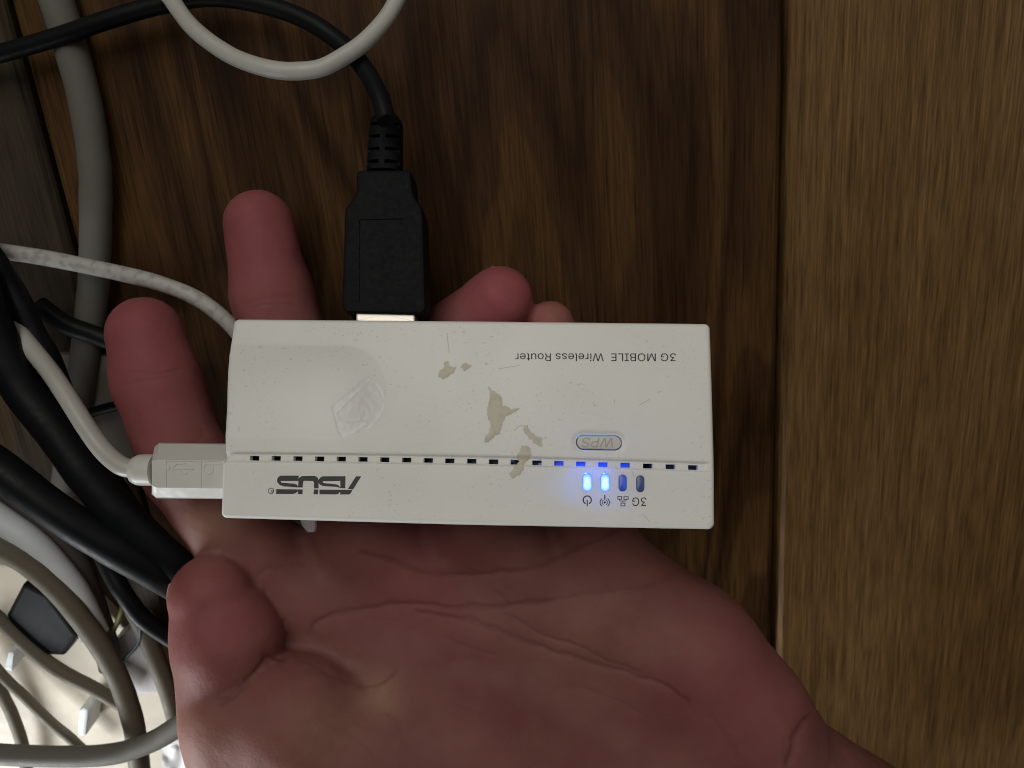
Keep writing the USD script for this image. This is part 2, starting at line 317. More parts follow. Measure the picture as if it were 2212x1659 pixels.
for x in slotx:
    c = U([(x, 990)])[0]; gy_ = np.polyval(gcoef, c[0]); ca = math.radians(-.6)
    bx = trimesh.creation.box((1.72, .86, 3.0)); bx.apply_translation((c[0], gy_ + .58, -1.4)); cut.append(bx)
cav = trimesh.creation.box(bounds=[(-42, np.polyval(gcoef, 0) - 5.5, -10.5), (43, np.polyval(gcoef, 0) + 5.5, -1.9)])
leds = [(1268.5, 1042, 22, 40), (1307, 1042.5, 22, 40), (1345, 1043.5, 18, 37), (1383, 1045, 18, 37)]
for l in leds: cut += prism(capsule(*l), -3.0, 2.0)
ring_out = Point(0, 0)
wl = LineString([(wps_c[0] - wps_l, wps_c[1]), (wps_c[0] + wps_l, wps_c[1])])
cut += prism(wl.buffer(wps_r, quad_segs=12), -3.0, 2.0)
case = case - man(cut) - man([cav])

router = thing('wireless_router', 'small white oblong wireless router with blue indicator lights, held in the hand', 'router', rl([[0, 0, -TH]])[0])
part(router, 'case', rm(case), 'white_case', 28)
# what shows through the slots: circuit board, chips and the lit diodes' glow
part(router, 'circuit_board', rm(trimesh.creation.box(bounds=[(-41.5, cav.bounds[0][1] + .2, -6.2), (42.5, cav.bounds[1][1] - .2, -5.0)])), 'board_green', 5)
for x in (-30, -22, -9, 1, 8, 14, 24, 33):
    y = np.polyval(gcoef, x) + rng.uniform(-.6, 1.6)
    part(router, 'chip', rm(trimesh.creation.box(bounds=[(x - .8, y - .5, -5), (x + rng.uniform(.3, 1.4), y + .6, -4.4)])), 'pale_plastic' if x in (14, 8) else 'black_plastic', 5)
for (lx, ly, lw, lh), on in zip(leds, (1, 1, 0, 0)):
    if on:
        c = U([(lx, ly)])[0]
        part(router, 'diode', rm(trimesh.creation.box(bounds=[(c[0] - .7, c[1] + .9, -4.9), (c[0] + .7, c[1] + 1.9, -4.1)])), 'led_chip', 5)
lg = U([(1192, 1000), (1368, 1004)])
part(router, 'light_guide', rm(trimesh.creation.box(bounds=[(lg[0][0], np.polyval(gcoef, 30) - .4, -3.4), (lg[1][0], np.polyval(gcoef, 30) + 1.6, -2.7)])), 'blue_guide', 5)
# indicator lenses
def dome(poly, z0, h, bev):
    ms = []; p0 = poly.buffer(-.03)
    levels = [(0, z0), (0, h - bev), (bev * .3, h - bev * .45), (bev, h)]
    line = p0; c = np.array(p0.centroid.coords[0])
    base_ = np.array(p0.exterior.segmentize(.12).coords)[:-1]; nn = len(base_)
    rad = np.linalg.norm(base_ - c, axis=1)
    vs = []
    for i, z in levels: vs.append(np.c_[base_ - (base_ - c) / rad[:, None] * i, np.full(nn, z)])
    for s, dz in ((.6, .05), (.3, .08)): vs.append(np.c_[c + (vs[3][:, :2] - c) * s, np.full(nn, h + dz)])
    vs.append(np.array([[*c, h + .09]])); k = len(vs) - 2; a = np.arange(nn); b = (a + 1) % nn
    f = np.vstack([np.vstack([np.stack([i * nn + a, i * nn + b, (i + 1) * nn + b], 1), np.stack([i * nn + a, (i + 1) * nn + b, (i + 1) * nn + a], 1)]) for i in range(k)] + [np.stack([k * nn + a, k * nn + b, np.full(nn, (k + 1) * nn)], 1)])
    core = np.concatenate([np.full(nn, q) for q in (0, .0, .08, .25, .62, 1.0)] + [[1.0]])
    return np.vstack(vs), f, core
for l, m_, lb in zip(leds, ('led_bright', 'led_bright', 'led_dim', 'led_off'), ('brightly lit blue power light', 'brightly lit blue wireless light', 'dim blue network light', 'unlit dark blue light')):
    v, f, core = dome(capsule(*l), -2.6, .20, .14)
    if m_ == 'led_dim': core = core * sstep(-.15, .3, v[:, 0] - v[:, 0].mean())
    if m_ == 'led_bright': core = np.clip(core * (1.15 - .25 * (v[:, 1] - v[:, 1].mean())), 0, 1)
    part(router, 'indicator_light', (rl(v), f), m_, True, lb, attr={'core': core})
# push button with raised lettering
bv, bf, _ = dome(wl.buffer(wps_r - .15, quad_segs=12), -2.4, -.02, .16)
btn = part(router, 'push_button', (rl(bv), bf), 'button_white', 35, 'capsule push button with raised letters')
def lettering(text, px0, px1, ytop, ybase, bold=False, italic=0.0, w=.03, depth=.04):
    """upside-down print: starts at the right (px1), runs to px0; base line at picture height ybase (above ytop)"""
    t = meshkit.text_mesh(text, 1.0, 1.0, bold); v = np.array(t.vertices); b0 = v[:, :2].min(0); b1 = v[:, :2].max(0)
    s = (v[:, :2] - [b0[0], 0]) / [b1[0] - b0[0], 1.0]
    s[:, 0] += italic * s[:, 1]
    x = px1 + (px0 - px1) * s[:, 0]; y = ybase + (ytop - ybase) * s[:, 1]
    q = uv(x, y); z = top(q[:, 0], q[:, 1]) + w + (v[:, 2] - .5) * depth
    return np.c_[q, z], np.array(t.faces)
lv, lf = lettering('WPS', 1259, 1328, 966, 946, False, .06, 0, .1); lv[:, 2] = np.where(lv[:, 2] > lv[:, 2].mean(), .115, 0.0)
part(btn, 'letter', (rl(lv), lf), 'button_letter', 20)
# printed words and signs
def onface(polys, w=.02, th=.02, seg=.5):
    out = []
    for p_ in polys:
        for g_ in getattr(p_, 'geoms', [p_]):
            if g_.is_empty or g_.area < 1e-4: continue
            m = trimesh.creation.extrude_polygon(g_, 1.0, engine='earcut')
            if seg: m = m.subdivide_to_size(seg) if False else m
            v = np.array(m.vertices); v[:, 2] = top(v[:, 0], v[:, 1]) + w + (v[:, 2] - .5) * th; out.append((v, np.array(m.faces)))
    return cat(out)
txt = lettering('3G MOBILE  Wireless Router', 1113, 1460, 780, 763.5)
part(router, 'printed_text', (rl(txt[0]), txt[1]), 'ink', 10)
def lz(pts): return [(1000 * .5486 + x * .226 * .5486, 1830 * .5486 + y * .226 * .5486) for x, y in pts]
logo = [
    # slanted stroke
    [(1782, 200), (1872, 200), (1728, 430), (1638, 418)],
    # upright with the upper sweep of the first S
    [(1130, 258), (1160, 222), (1205, 200), (1597, 198), (1590, 410), (1502, 405), (1462, 388), (1200, 370), (1150, 345), (1125, 312)],
    # U
    [(776, 395), (776, 250), (800, 220), (842, 197), (1062, 194), (1110, 222), (1128, 270), (1126, 412), (1050, 412), (1046, 310), (1030, 282), (870, 280), (858, 300), (850, 396)],
    # last S upper
    [(782, 190), (780, 275), (775, 395), (520, 376), (450, 352), (412, 310), (402, 265), (425, 215), (470, 190)],
    # base strokes
    [(390, 424), (850, 430), (848, 512), (768, 508), (766, 460), (735, 490), (695, 508), (386, 508)],
    [(1046, 428), (1120, 432), (1114, 515), (1040, 513)],
    [(1142, 434), (1716, 438), (1690, 490), (1662, 518), (1502, 517), (1503, 470), (1470, 505), (1435, 517), (1142, 513)]]
holes = [[(1205, 285), (1507, 282), (1505, 395), (1470, 355), (1430, 340), (1210, 318), (1200, 300)], [(470, 282), (778, 282), (770, 380), (745, 345), (705, 330), (485, 312), (468, 296)]]
lp = [Polygon(U(lz(p_))) for p_ in logo]; hp = unary_union([Polygon(U(lz(p_))).buffer(0) for p_ in holes])
lp = [p_.buffer(0).difference(hp) for p_ in lp]
rc = U(lz([(300, 456)]))[0]; rr0 = .56
lp += [Point(*rc).buffer(rr0).difference(Point(*rc).buffer(rr0 - .12))]
part(router, 'logo', rm(onface(lp)), 'ink', 10)
rt = lettering('R', 1063.2 * 0 + 585.0, 590.2, 1064.3, 1058.3)
part(router, 'trademark_letter', (rl(rt[0]), rt[1]), 'ink', 10)
def zz(pts): return [(2200 * .5486 + x * .2411 * .5486, 1650 * .5486 + y * .2411 * .5486) for x, y in pts]     # traced in the close-up of the signs
def stroke(pts, w): return Polygon(U(np.array(LineString(zz(pts)).buffer(w * .2411 * .5486 / 2, quad_segs=6).exterior.coords)))
def arc(cx, cy, r, a0, a1, n=20): return [(cx + r * math.cos(math.radians(a)), cy + r * math.sin(math.radians(a))) for a in np.linspace(a0, a1, n)]
part(router, 'power_sign', rm(onface([unary_union([stroke(arc(466, 1322, 66, 120, 420), 20), stroke([(466, 1330), (466, 1418)], 18)])])), 'ink', 10)
part(router, 'wireless_sign', rm(onface([unary_union([stroke([(752, 1248), (752, 1310)], 20), stroke(arc(752, 1362, 10, 0, 350), 16), stroke(arc(752, 1362, 42, 125, 235), 13), stroke(arc(752, 1362, 42, -55, 55), 13), stroke(arc(752, 1362, 76, 130, 230), 15), stroke(arc(752, 1362, 76, -50, 50), 15)])])), 'ink', 10)
def box_(x0, y0, x1, y1): return [(x0, y0), (x1, y0), (x1, y1), (x0, y1), (x0, y0), (x1, y0)]
def outline_box(x0, y0, x1, y1, w=13):
    o_ = Polygon(U(zz([(x0, y0), (x1, y0), (x1, y1), (x0, y1)]))); i_ = Polygon(U(zz([(x0 + w, y0 + w), (x1 - w, y0 + w), (x1 - w, y1 - w), (x0 + w, y1 - w)]))); return o_.difference(i_)
part(router, 'network_sign', rm(onface([unary_union([outline_box(958, 1260, 1034, 1316), outline_box(1058, 1262, 1140, 1318), outline_box(1010, 1366, 1086, 1424), stroke([(990, 1312), (1000, 1338), (1095, 1338), (1105, 1312)], 11), stroke([(1048, 1338), (1048, 1366)], 11)])])), 'ink', 10)
t3 = lettering('3G', 1200 * .1323 + 1206.9, 1430 * .1323 + 1206.9, 905.2 + 1418 * .1323, 905.2 + 1282 * .1323)
part(router, 'printed_text', (rl(t3[0]), t3[1]), 'ink', 10)
# dried glue patches
def z2(pts): return [(1800 * .5486 + x * .6027 * .5486, 1150 * .5486 + y * .6027 * .5486) for x, y in pts]
def z1(pts): return [(800 * .5486 + x * .6028 * .5486, 1150 * .5486 + y * .6028 * .5486) for x, y in pts]
def rough_poly(pts, amp=.10):
    p_ = Polygon(U(pts)).buffer(0); p_ = max(getattr(p_, 'geoms', [p_]), key=lambda q: q.area).segmentize(.22); c = np.array(p_.exterior.coords)[:-1]
    c = c + (np.stack([meshkit.noise(np.c_[c * 2.6, np.zeros(len(c))], s) for s in (3, 4)], 1) - .5) * amp * 4
    p_ = Polygon(c).buffer(0); return max(getattr(p_, 'geoms', [p_]), key=lambda q: q.area)
glue = [z2([(205, 612), (222, 640), (262, 655), (285, 690), (298, 735), (345, 762), (412, 757), (370, 788), (325, 812), (300, 850), (285, 880), (280, 925), (235, 948), (205, 980), (180, 980), (188, 940), (212, 905), (218, 860), (195, 810), (195, 770), (208, 720), (212, 670)]),
        z2([(430, 872), (455, 870), (490, 915), (515, 940), (550, 950), (553, 1010), (520, 1000), (478, 965), (440, 920)]),
        z2([(428, 1005), (455, 1000), (485, 1040), (480, 1090), (440, 1120), (435, 1165), (400, 1195), (365, 1217), (340, 1195), (365, 1150), (405, 1110), (390, 1080), (405, 1035)]),
        z1([(1575, 455), (1600, 455), (1620, 485), (1655, 490), (1620, 540), (1570, 572), (1540, 560), (1545, 515), (1572, 490)]),
        z2([(35, 468), (60, 465), (95, 485), (70, 500), (55, 520), (40, 505), (25, 490)])]
def sheet(poly, w, step=.35):
    """a thin sheet that follows the face"""
    x0, y0, x1, y1 = poly.bounds; X, Y = np.meshgrid(np.arange(x0, x1, step), np.arange(y0, y1, step)); q = np.c_[X.ravel(), Y.ravel()]; q = q[contains_xy(poly.buffer(-.1), q[:, 0], q[:, 1])]
    e = np.array(poly.exterior.segmentize(step).coords)[:-1]; pts = np.vstack([e, q]); t_ = Delaunay(pts).simplices; c_ = pts[t_].mean(1); t_ = t_[contains_xy(poly, c_[:, 0], c_[:, 1])]
    t_ = np.where((cross2(pts[t_[:, 1]] - pts[t_[:, 0]], pts[t_[:, 2]] - pts[t_[:, 0]]) < 0)[:, None], t_[:, ::-1], t_)
    zb = top(pts[:, 0], pts[:, 1]); ed = np.r_[np.zeros(len(e)), np.ones(len(q))]
    z = zb + np.where(ed > 0, w + .06 * meshkit.noise(np.c_[pts * 2, np.zeros(len(pts))], 9), .012)
    return np.c_[pts, z], t_
for p_ in glue: part(router, 'glue_residue', rm(sheet(rough_poly(p_), .06)), 'residue', 40)
part(router, 'tape_remnant', rm(sheet(rough_poly(z1([(1080, 560), (1090, 575), (1000, 655), (950, 700), (865, 790), (880, 830), (935, 848), (1030, 838), (1062, 862), (985, 920), (905, 955), (875, 915), (850, 830), (825, 750), (900, 680), (960, 635), (1040, 565)]), .05), .025)), 'tape_film', 40)
part(router, 'tape_remnant', rm(sheet(rough_poly(z1([(1095, 568), (1150, 605), (1186, 680), (1182, 760), (1150, 830), (1095, 890), (1000, 930), (1062, 862), (1030, 838), (935, 848), (882, 826), (868, 792), (950, 700)]), .03), .012)), 'tape_faint', 40)
# scratches and hairs of grime
scr = [z1([(1595, 275), (1600, 340), (1608, 400)]), z2([(270, 502), (340, 490), (410, 478)]), z2([(1210, 1450), (1235, 1475), (1262, 1503)]), z2([(1140, 1165), (1160, 1210)]), z2([(370, 905), (400, 880), (425, 870)]),
       z1([(358, 350), (372, 366), (388, 350)]), z1([(228, 875), (232, 910)]), z2([(1310, 655), (1335, 650)]), z2([(1190, 740), (1260, 700)]), z2([(1025, 700), (1028, 725)])]
for s in scr:
    q = np.array(LineString(U(s)).segmentize(.3).coords); ln = [Polygon(LineString(q).buffer(.045, cap_style='flat').exterior)]
    part(router, 'scratch', rm(onface(ln, .006, .006)), 'grime', 10)
# clear plastic tab under the lower edge
tab = [Polygon(uv(np.array([634, 676, 678, 675, 662, 650]), np.array([1080, 1080, 1140, 1150, 1150, 1135]), -7.0))]
part(router, 'clear_tab', rm(prism(tab[0], -9.0, -7.6)[0]), 'clear_plastic', 20)

# ---------------------------------------------------------------- plugs
def loft(rings, closed=True):
    n = len(rings[0]); v = np.vstack(rings); a = np.arange(n); b = (a + 1) % n; f = []
    for k in range(len(rings) - 1): f += [np.stack([k * n + a, k * n + b, (k + 1) * n + b], 1), np.stack([k * n + a, (k + 1) * n + b, (k + 1) * n + a], 1)]
    c0, c1 = rings[0].mean(0), rings[-1].mean(0); L = len(v); v = np.vstack([v, c0, c1]); k = (len(rings) - 1) * n
    f += [np.stack([b, a, np.full(n, L)], 1), np.stack([k + a, k + b, np.full(n, L + 1)], 1)]
    return v, np.vstack(f)
def slab(pts, z0, z1, bev=.5, side=None):
    """outline (router mm) raised from z0 to z1 with rounded edges at the top and bottom"""
    poly = Polygon(pts).buffer(-bev * 1.35).buffer(bev * 1.35, quad_segs=6).segmentize(.6); rg = np.array(poly.exterior.coords)[:-1]
    if not poly.exterior.is_ccw: rg = rg[::-1]
    t_ = np.roll(rg, -1, 0) - np.roll(rg, 1, 0); n_ = np.stack([t_[:, 1], -t_[:, 0]], 1); n_ /= np.linalg.norm(n_, axis=1, keepdims=True)
    R = [(bev + .2, z0), (bev, z0), (bev * .3, z0 + bev * .3), (0, z0 + bev), (0, z1 - bev), (bev * .12, z1 - bev * .5), (bev * .4, z1 - bev * .14), (bev, z1), (bev + .2, z1)]
    return m3.Manifold(m3.Mesh(*[np.asarray(x, d) for x, d in zip(loft([np.c_[rg - n_ * i, np.full(len(rg), z)] for i, z in R]), (np.float32, np.uint32))]))
def man_mesh(m): return m3.Manifold(m3.Mesh(np.asarray(m[0], np.float32), np.asarray(m[1], np.uint32)))

ZB = -2.0                                        # face of the black plug, in router mm
black = thing('black_usb_cable', 'black USB plug with ribbed sleeve and cable, in the upper edge of the router', 'cable', rl([[-22, 24, -8]])[0])
def UB(pts, z=ZB): return uv(*np.array(pts, float).T, z)
pl = UB([(769, 366), (770, 412), (758, 432), (745, 450), (743, 480), (738, 662), (746, 674), (912, 678), (920, 666), (914, 470), (910, 446), (895, 424), (890, 404), (888, 366)])
body = slab(pl, ZB - 8.2, ZB, .7)
pan = Polygon(UB([(776, 474), (872, 472), (876, 655), (776, 655)])).buffer(-.4).buffer(.4)
body = body - man(prism(pan, ZB - .28, ZB + 1))
part(black, 'plug_body', rm(body), 'black_plastic', 30)
tr = []
def bs(pts, w): return LineString(UB(pts)).buffer(w, cap_style='round')
tr += [unary_union([bs([(826, 560), (829, 640)], .16), bs([(826, 560), (826, 518)], .16), Point(*UB([(826, 508)])[0]).buffer(.85), bs([(828, 600), (843, 580), (843, 560)], .16), bs([(828, 620), (812, 600), (812, 585)], .16), Point(*UB([(843, 552)])[0]).buffer(.5)])]
part(black, 'embossed_sign', rm(cat([m for t_ in tr for m in prism(t_, ZB - .4, ZB - .23)])), 'black_plastic', 20)
sh = UB([(769, 660), (897, 662), (897, 700), (769, 698)], ZB - 1.6)
part(black, 'metal_shell', rm(slab(sh, ZB - 6.2, ZB - 1.3, .35)), 'metal_shell', 30)
# ribbed sleeve
def onface_z(px, py, z): q = uv(px, py, z); return np.array([q[0], q[1], z])
a_, b_ = onface_z(831, 375, ZB - 4), onface_z(836, 250, ZB - 4)
ax = (b_ - a_) / np.linalg.norm(b_ - a_); sl = np.linalg.norm(b_ - a_)
def sect(s, r, rz): 
    th = np.linspace(0, 2 * np.pi, 28, endpoint=False); sx = np.array([ax[1], -ax[0], 0])
    return a_ + ax * s + r * (np.sign(np.cos(th)) * np.abs(np.cos(th)) ** .75)[:, None] * sx + rz * (np.sign(np.sin(th)) * np.abs(np.sin(th)) ** .75)[:, None] * np.array([0, 0, 1.0])
sr_ = [sect(s, r, r * .95) for s, r in ((-.2, 3.55), (sl * .80, 3.3), (sl * .9, 3.0), (sl * .97, 2.3), (sl, 1.9))]
sv = man_mesh(loft([q[::-1] for q in sr_]))
if sv.volume() < 0: sv = man_mesh(loft(sr_))
rib = []
for k in range(4):
    s = sl * (.10 + .215 * k)
    for sd in (-1, 1):
        bx = trimesh.creation.box((3.6, .75, 3.2)); T = np.eye(4); T[:3, 0] = [ax[1], -ax[0], 0]; T[:3, 1] = ax; T[:3, 2] = np.cross(T[:3, 0], ax); T[:3, 3] = a_ + ax * s + T[:3, 0] * sd * 2.35 + np.array([0, 0, 3.3]); bx.apply_transform(T); rib.append(bx)
part(black, 'ribbed_sleeve', rm(sv - man(rib)), 'black_plastic', 35)
pth = [(836, 262, 145), (818, 205, 146.5), (788, 150, 149), (735, 92, 151), (655, 40, 152), (560, 8, 153), (450, -6, 154), (340, 12, 155), (235, 42, 156), (110, 84, 158), (-30, 124, 160), (-140, 150, 164)]
part(black, 'cable', tube(spline([W(*p_) for p_ in pth]), .00180), 'black_rubber', True)

ZW = -1.6
white = thing('white_usb_cable', 'white mini USB plug and cable plugged into the left end of the router', 'cable', rl([[-52, -10, -6]])[0])
def UW(px, py, z): q = uv(px, py, z); return np.r_[q, z]
rings = []
for px_, sc_ in ((328, .86), (338, 1.0), (480, 1.0), (492, 1.0)):
    mid = 1018 + (px_ - 400) * .012
    prof = [(-61, -5.2), (-59, -3.4), (-24, 0), (36, 0), (57, -1.9), (59, -5.2), (36, -7.4), (-24, -7.4)]
    ys = np.array([UW(px_ + (6 if y < -30 and px_ < 340 else 0), mid + y * sc_, ZW + z * (1 if z < 0 else 1)) for y, z in prof]); rings.append(ys)
pb = man_mesh(loft(rings)); pb = pb if pb.volume() > 0 else man_mesh(loft([q[::-1] for q in rings]))
ip1 = Polygon([UW(x, y, ZW)[:2] for x, y in ((359, 996), (432, 996), (432, 1054), (359, 1054))])
ip2 = Polygon([UW(x, y, ZW)[:2] for x, y in ((434.5, 996), (476, 996), (476, 1054), (434.5, 1054))])
pb = pb - man(prism(ip1, ZW - .14, ZW + 1) + prism(ip2, ZW - .14, ZW + 1))
part(white, 'plug_body', rm(pb), 'white_plug', 22)
def wsn(pts, w): return LineString([UW(x, y, ZW)[:2] for x, y in pts]).buffer(w)
tz = lambda pts: [((500 + x * .2713) * .5486, (1650 + y * .2713) * .5486) for x, y in pts]
sign = unary_union([wsn(tz([(630, 722), (960, 722)]), .14), wsn(tz([(640, 718), (720, 650), (830, 640)]), .14), wsn(tz([(760, 725), (800, 790), (860, 790)]), .12), Point(*UW(*tz([(590, 700)])[0], ZW)[:2]).buffer(.42)])
sign2 = wsn(tz([(1340, 650), (1140, 650), (1105, 700), (1110, 770), (1180, 800), (1235, 770), (1240, 700), (1230, 655)]), .13)
part(white, 'embossed_sign', rm(cat(prism(sign, ZW - .2, ZW - .02) + prism(sign2, ZW - .2, ZW - .02))), 'white_plug', 20)
cols = []
for px_, k in ((284, .62), (288, .82), (298, .97), (306, 1.0), (330, 1.0), (334, 1.0)):
    c = UW(px_, 1015, ZW - 3.6); r = 35 * .0862 * k
    th = np.linspace(0, 2 * np.pi, 28, endpoint=False); cols.append(np.c_[np.full(28, c[0]), c[1] + r * np.cos(th), c[2] + r * .95 * np.sin(th)])
cb = loft(cols); part(white, 'collar', rm(cb), 'white_plug', 35)
pth = [(292, 1013, 149), (262, 1006, 149), (225, 975, 150), (188, 925, 151), (150, 865, 152), (110, 805, 154), (62, 745, 157), (25, 700, 160), (-20, 650, 164), (-80, 600, 168)]
part(white, 'cable', tube(spline([W(*p_) for p_ in pth]), .00185), 'white_cable', True)

# ---------------------------------------------------------------- loose cables
def cable(name, label, pts, r, m, ct='cable', group=None):
    q = spline([W(*p_) for p_ in pts]); u_ = np.arange(len(q)) / 9.0; sd_ = len(used) * 3
    q = q + .00012 * (np.stack([meshkit.noise(np.c_[u_, u_ * 0, u_ * 0], sd_ + k_) for k_ in range(3)], 1) - .5)
    t = tube(q, r * (1 + .035 * (meshkit.noise(np.c_[u_ * 2, u_ * 0, u_ * 0], sd_) - .5)), flat=.95); org = q.mean(0); org[2] = max(0, q[:, 2].min() - r)
    path = '/World/' + numbered('/World', name); v = t[0] - org
    me = usdkit.mesh(stage, path, (v, t[1]), MAT[m], True); me.AddTranslateOp().Set(Gf.Vec3d(*[float(x) for x in org])); me.CreateDoubleSidedAttr(True)
    return tag(me.GetPrim(), label, ct, group)
def fd(px, py, h): return float(floor_depth(px, py, h))
def on(pts, h): return [(x, y, fd(x, y, h)) for x, y in pts]
cable('white_cable', 'smooth white cable hanging in a loop in front of the black cable at the top', [(330, -60, 150), (365, -8, 149), (418, 62, 147), (495, 118, 146), (575, 147, 145), (640, 154, 145), (705, 142, 145), (775, 100, 146), (830, 45, 147), (866, -20, 148), (890, -80, 150)], .00162, 'white_cable')
cable('pale_cable', 'thick pale grey cable lying on the floor along the upper left', on([(95, -60), (118, -10), (150, 95), (182, 215), (203, 340), (207, 450), (205, 560), (196, 680), (180, 800), (160, 920), (140, 1060)], 3.6), .0034, 'grey_cable')
cable('pale_cable', 'thin worn grey-white cable with marked side running behind the router to the left edge', [(-80, 522, 170), (-10, 540, 168), (100, 557, 167), (230, 584, 166), (340, 611, 165), (420, 642, 165), (480, 684, 166), (530, 740, 168), (580, 810, 172)], .00172, 'pale_cable')
cable('black_cable', 'black cable with a bluish shine, upper one of the left black cables', [(-90, 470, 160), (-20, 555, 160), (35, 645, 160), (71, 722, 161), (104, 781, 161), (134, 856, 163), (175, 935, 167), (225, 1020, 170), (285, 1110, 172), (370, 1220, 176), (430, 1290, 178)], .0027, 'black_rubber')
cable('black_cable', 'thick black cable passing under the white plug cable at the left', [(-70, 560, 152), (-15, 715, 154), (45, 835, 156), (115, 925, 157), (193, 1033, 158), (271, 1122, 160), (372, 1217, 165), (470, 1300, 176)], .0040, 'black_rubber')
cable('black_cable', 'thick black cable running from the left edge to behind the thumb', [(-90, 945, 152), (0, 1012, 153), (88, 1080, 154), (175, 1141, 156), (263, 1195, 159), (363, 1252, 166), (450, 1310, 178)], .0037, 'black_rubber')
cable('black_cable', 'short black cable crossing behind the index finger', [(85, 660, 176), (140, 700, 176), (200, 722, 177), (260, 745, 178), (330, 775, 180)], .0022, 'black_rubber')
cable('black_cable', 'black curved cable just left of the thumb below the thick black ones', [(215, 1180, 178), (240, 1235, 178), (271, 1288, 178), (310, 1338, 180), (385, 1388, 184), (470, 1430, 186)], .0021, 'black_rubber')
cable('dark_taupe_cable', 'broad dark taupe cable below the thick black cables', on([(-60, 1020), (30, 1072), (105, 1138), (165, 1215), (197, 1292), (222, 1370), (240, 1440)], 14), .0030, 'dark_taupe_cable')
cable('bluish_cable', 'pale bluish white cord emerging under the taupe cable at the left edge', on([(-70, 1070), (0, 1122), (70, 1172), (124, 1228), (165, 1285), (205, 1370)], 19), .0033, 'blue_white')
cable('taupe_cable', 'thick beige-taupe cable curving down beside the thumb', on([(-80, 1155), (0, 1184), (66, 1224), (131, 1283), (188, 1353), (236, 1427), (267, 1493), (289, 1567), (302, 1659), (306, 1740)], 22), .0026, 'taupe_cable')
cable('taupe_cable', 'short taupe cable between the white block and the thumb', on([(280, 1300), (306, 1349), (340, 1430), (366, 1500), (385, 1570)], 12), .0024, 'taupe_cable')
cable('taupe_cable', 'thick light taupe cable lying across the lower left corner', on([(-90, 1622), (-10, 1629), (131, 1634), (241, 1629), (315, 1608), (380, 1572), (450, 1520)], 28), .0026, 'grey_cable')
cable('grey_cable', 'thin grey cable running from the black block to the taupe cable', on([(-60, 1285), (0, 1340), (66, 1401), (131, 1449), (197, 1484), (245, 1512), (272, 1526)], 15), .0018, 'taupe_cable')
cable('grey_cable', 'thin grey cable curving over the pale board at the left edge', on([(-50, 1390), (0, 1453), (53, 1506), (109, 1559), (155, 1598), (200, 1640)], 9), .0014, 'taupe_cable')
cable('grey_cable', 'steep grey cable in the bottom left corner over the pale board', on([(-40, 1410), (0, 1489), (26, 1545), (48, 1607), (60, 1680)], 8), .0016, 'taupe_cable')
cable('teal_wire', 'thin dark teal wire bent over the white block', on([(296, 1310), (304, 1353), (298, 1390), (263, 1430)], 14), .0005, 'teal_wire', 'wire')
cable('olive_wire', 'thin olive green wire above the white block', on([(262, 1270), (266, 1300), (258, 1335), (245, 1362)], 14), .0007, 'olive_wire', 'wire')
cable('black_wire', 'thin black wire crossing behind the base of the index finger', on([(150, 920), (195, 893), (250, 876), (310, 862)], 8), .0012, 'black_rubber', 'wire')

# ---------------------------------------------------------------- things under the tangle
def slab_on_floor(name, label, ct, pts, h0, h1, m, bev=1.0, group=None):
    """outline given by picture points at height h1 (mm) above the floor"""
    q = np.array([W(x, y, fd(x, y, h1))[:2] for x, y in pts]) * 1000
    s_ = slab(q, h0, h1, bev); v, f = arr(s_); v = v / 1000
    org = np.r_[v[:, :2].mean(0), h0 / 1000]; path = '/World/' + numbered('/World', name)
    me = usdkit.mesh(stage, path, (v - org, f), MAT[m], 30); me.AddTranslateOp().Set(Gf.Vec3d(*[float(x) for x in org])); me.CreateDoubleSidedAttr(True)
    return tag(me.GetPrim(), label, ct, group)
slab_on_floor('pale_board', 'pale cream board under the cable tangle at lower left', 'board', [(-260, 1190), (150, 1235), (330, 1420), (420, 1780), (-260, 1800)], .2, 4.0, 'cream_card', .6)
slab_on_floor('grey_board', 'dull grey-white board left of the index finger', 'board', [(115, 765), (270, 770), (420, 1000), (400, 1130), (270, 1010), (160, 880)], .2, 3.0, 'grey_board', .6)
slab_on_floor('black_adapter', 'small black plug block lying on the pale board at lower left', 'adapter', [(12, 1331), (50, 1258), (105, 1287), (168, 1373), (138, 1418), (92, 1416), (45, 1394)], 4.1, 15, 'black_rubber', 1.0)
slab_on_floor('white_block', 'off-white plastic block beside the thumb under the teal wire', 'plug', [(238, 1392), (300, 1345), (348, 1410), (350, 1500), (285, 1500)], 4.1, 11, 'pale_plastic', .8)
slab_on_floor('cable_tie', 'short pale blue clip standing over the pale board near the bottom', 'clip', [(166, 1590), (170, 1535), (184, 1525), (192, 1535), (186, 1592)], 4.1, 12, 'blue_white', .8)
slab_on_floor('cable_tie', 'short pale clip at the left edge above the thin grey cable', 'clip', [(8, 1445), (18, 1408), (30, 1410), (26, 1450)], 4.1, 13, 'blue_white', .3)

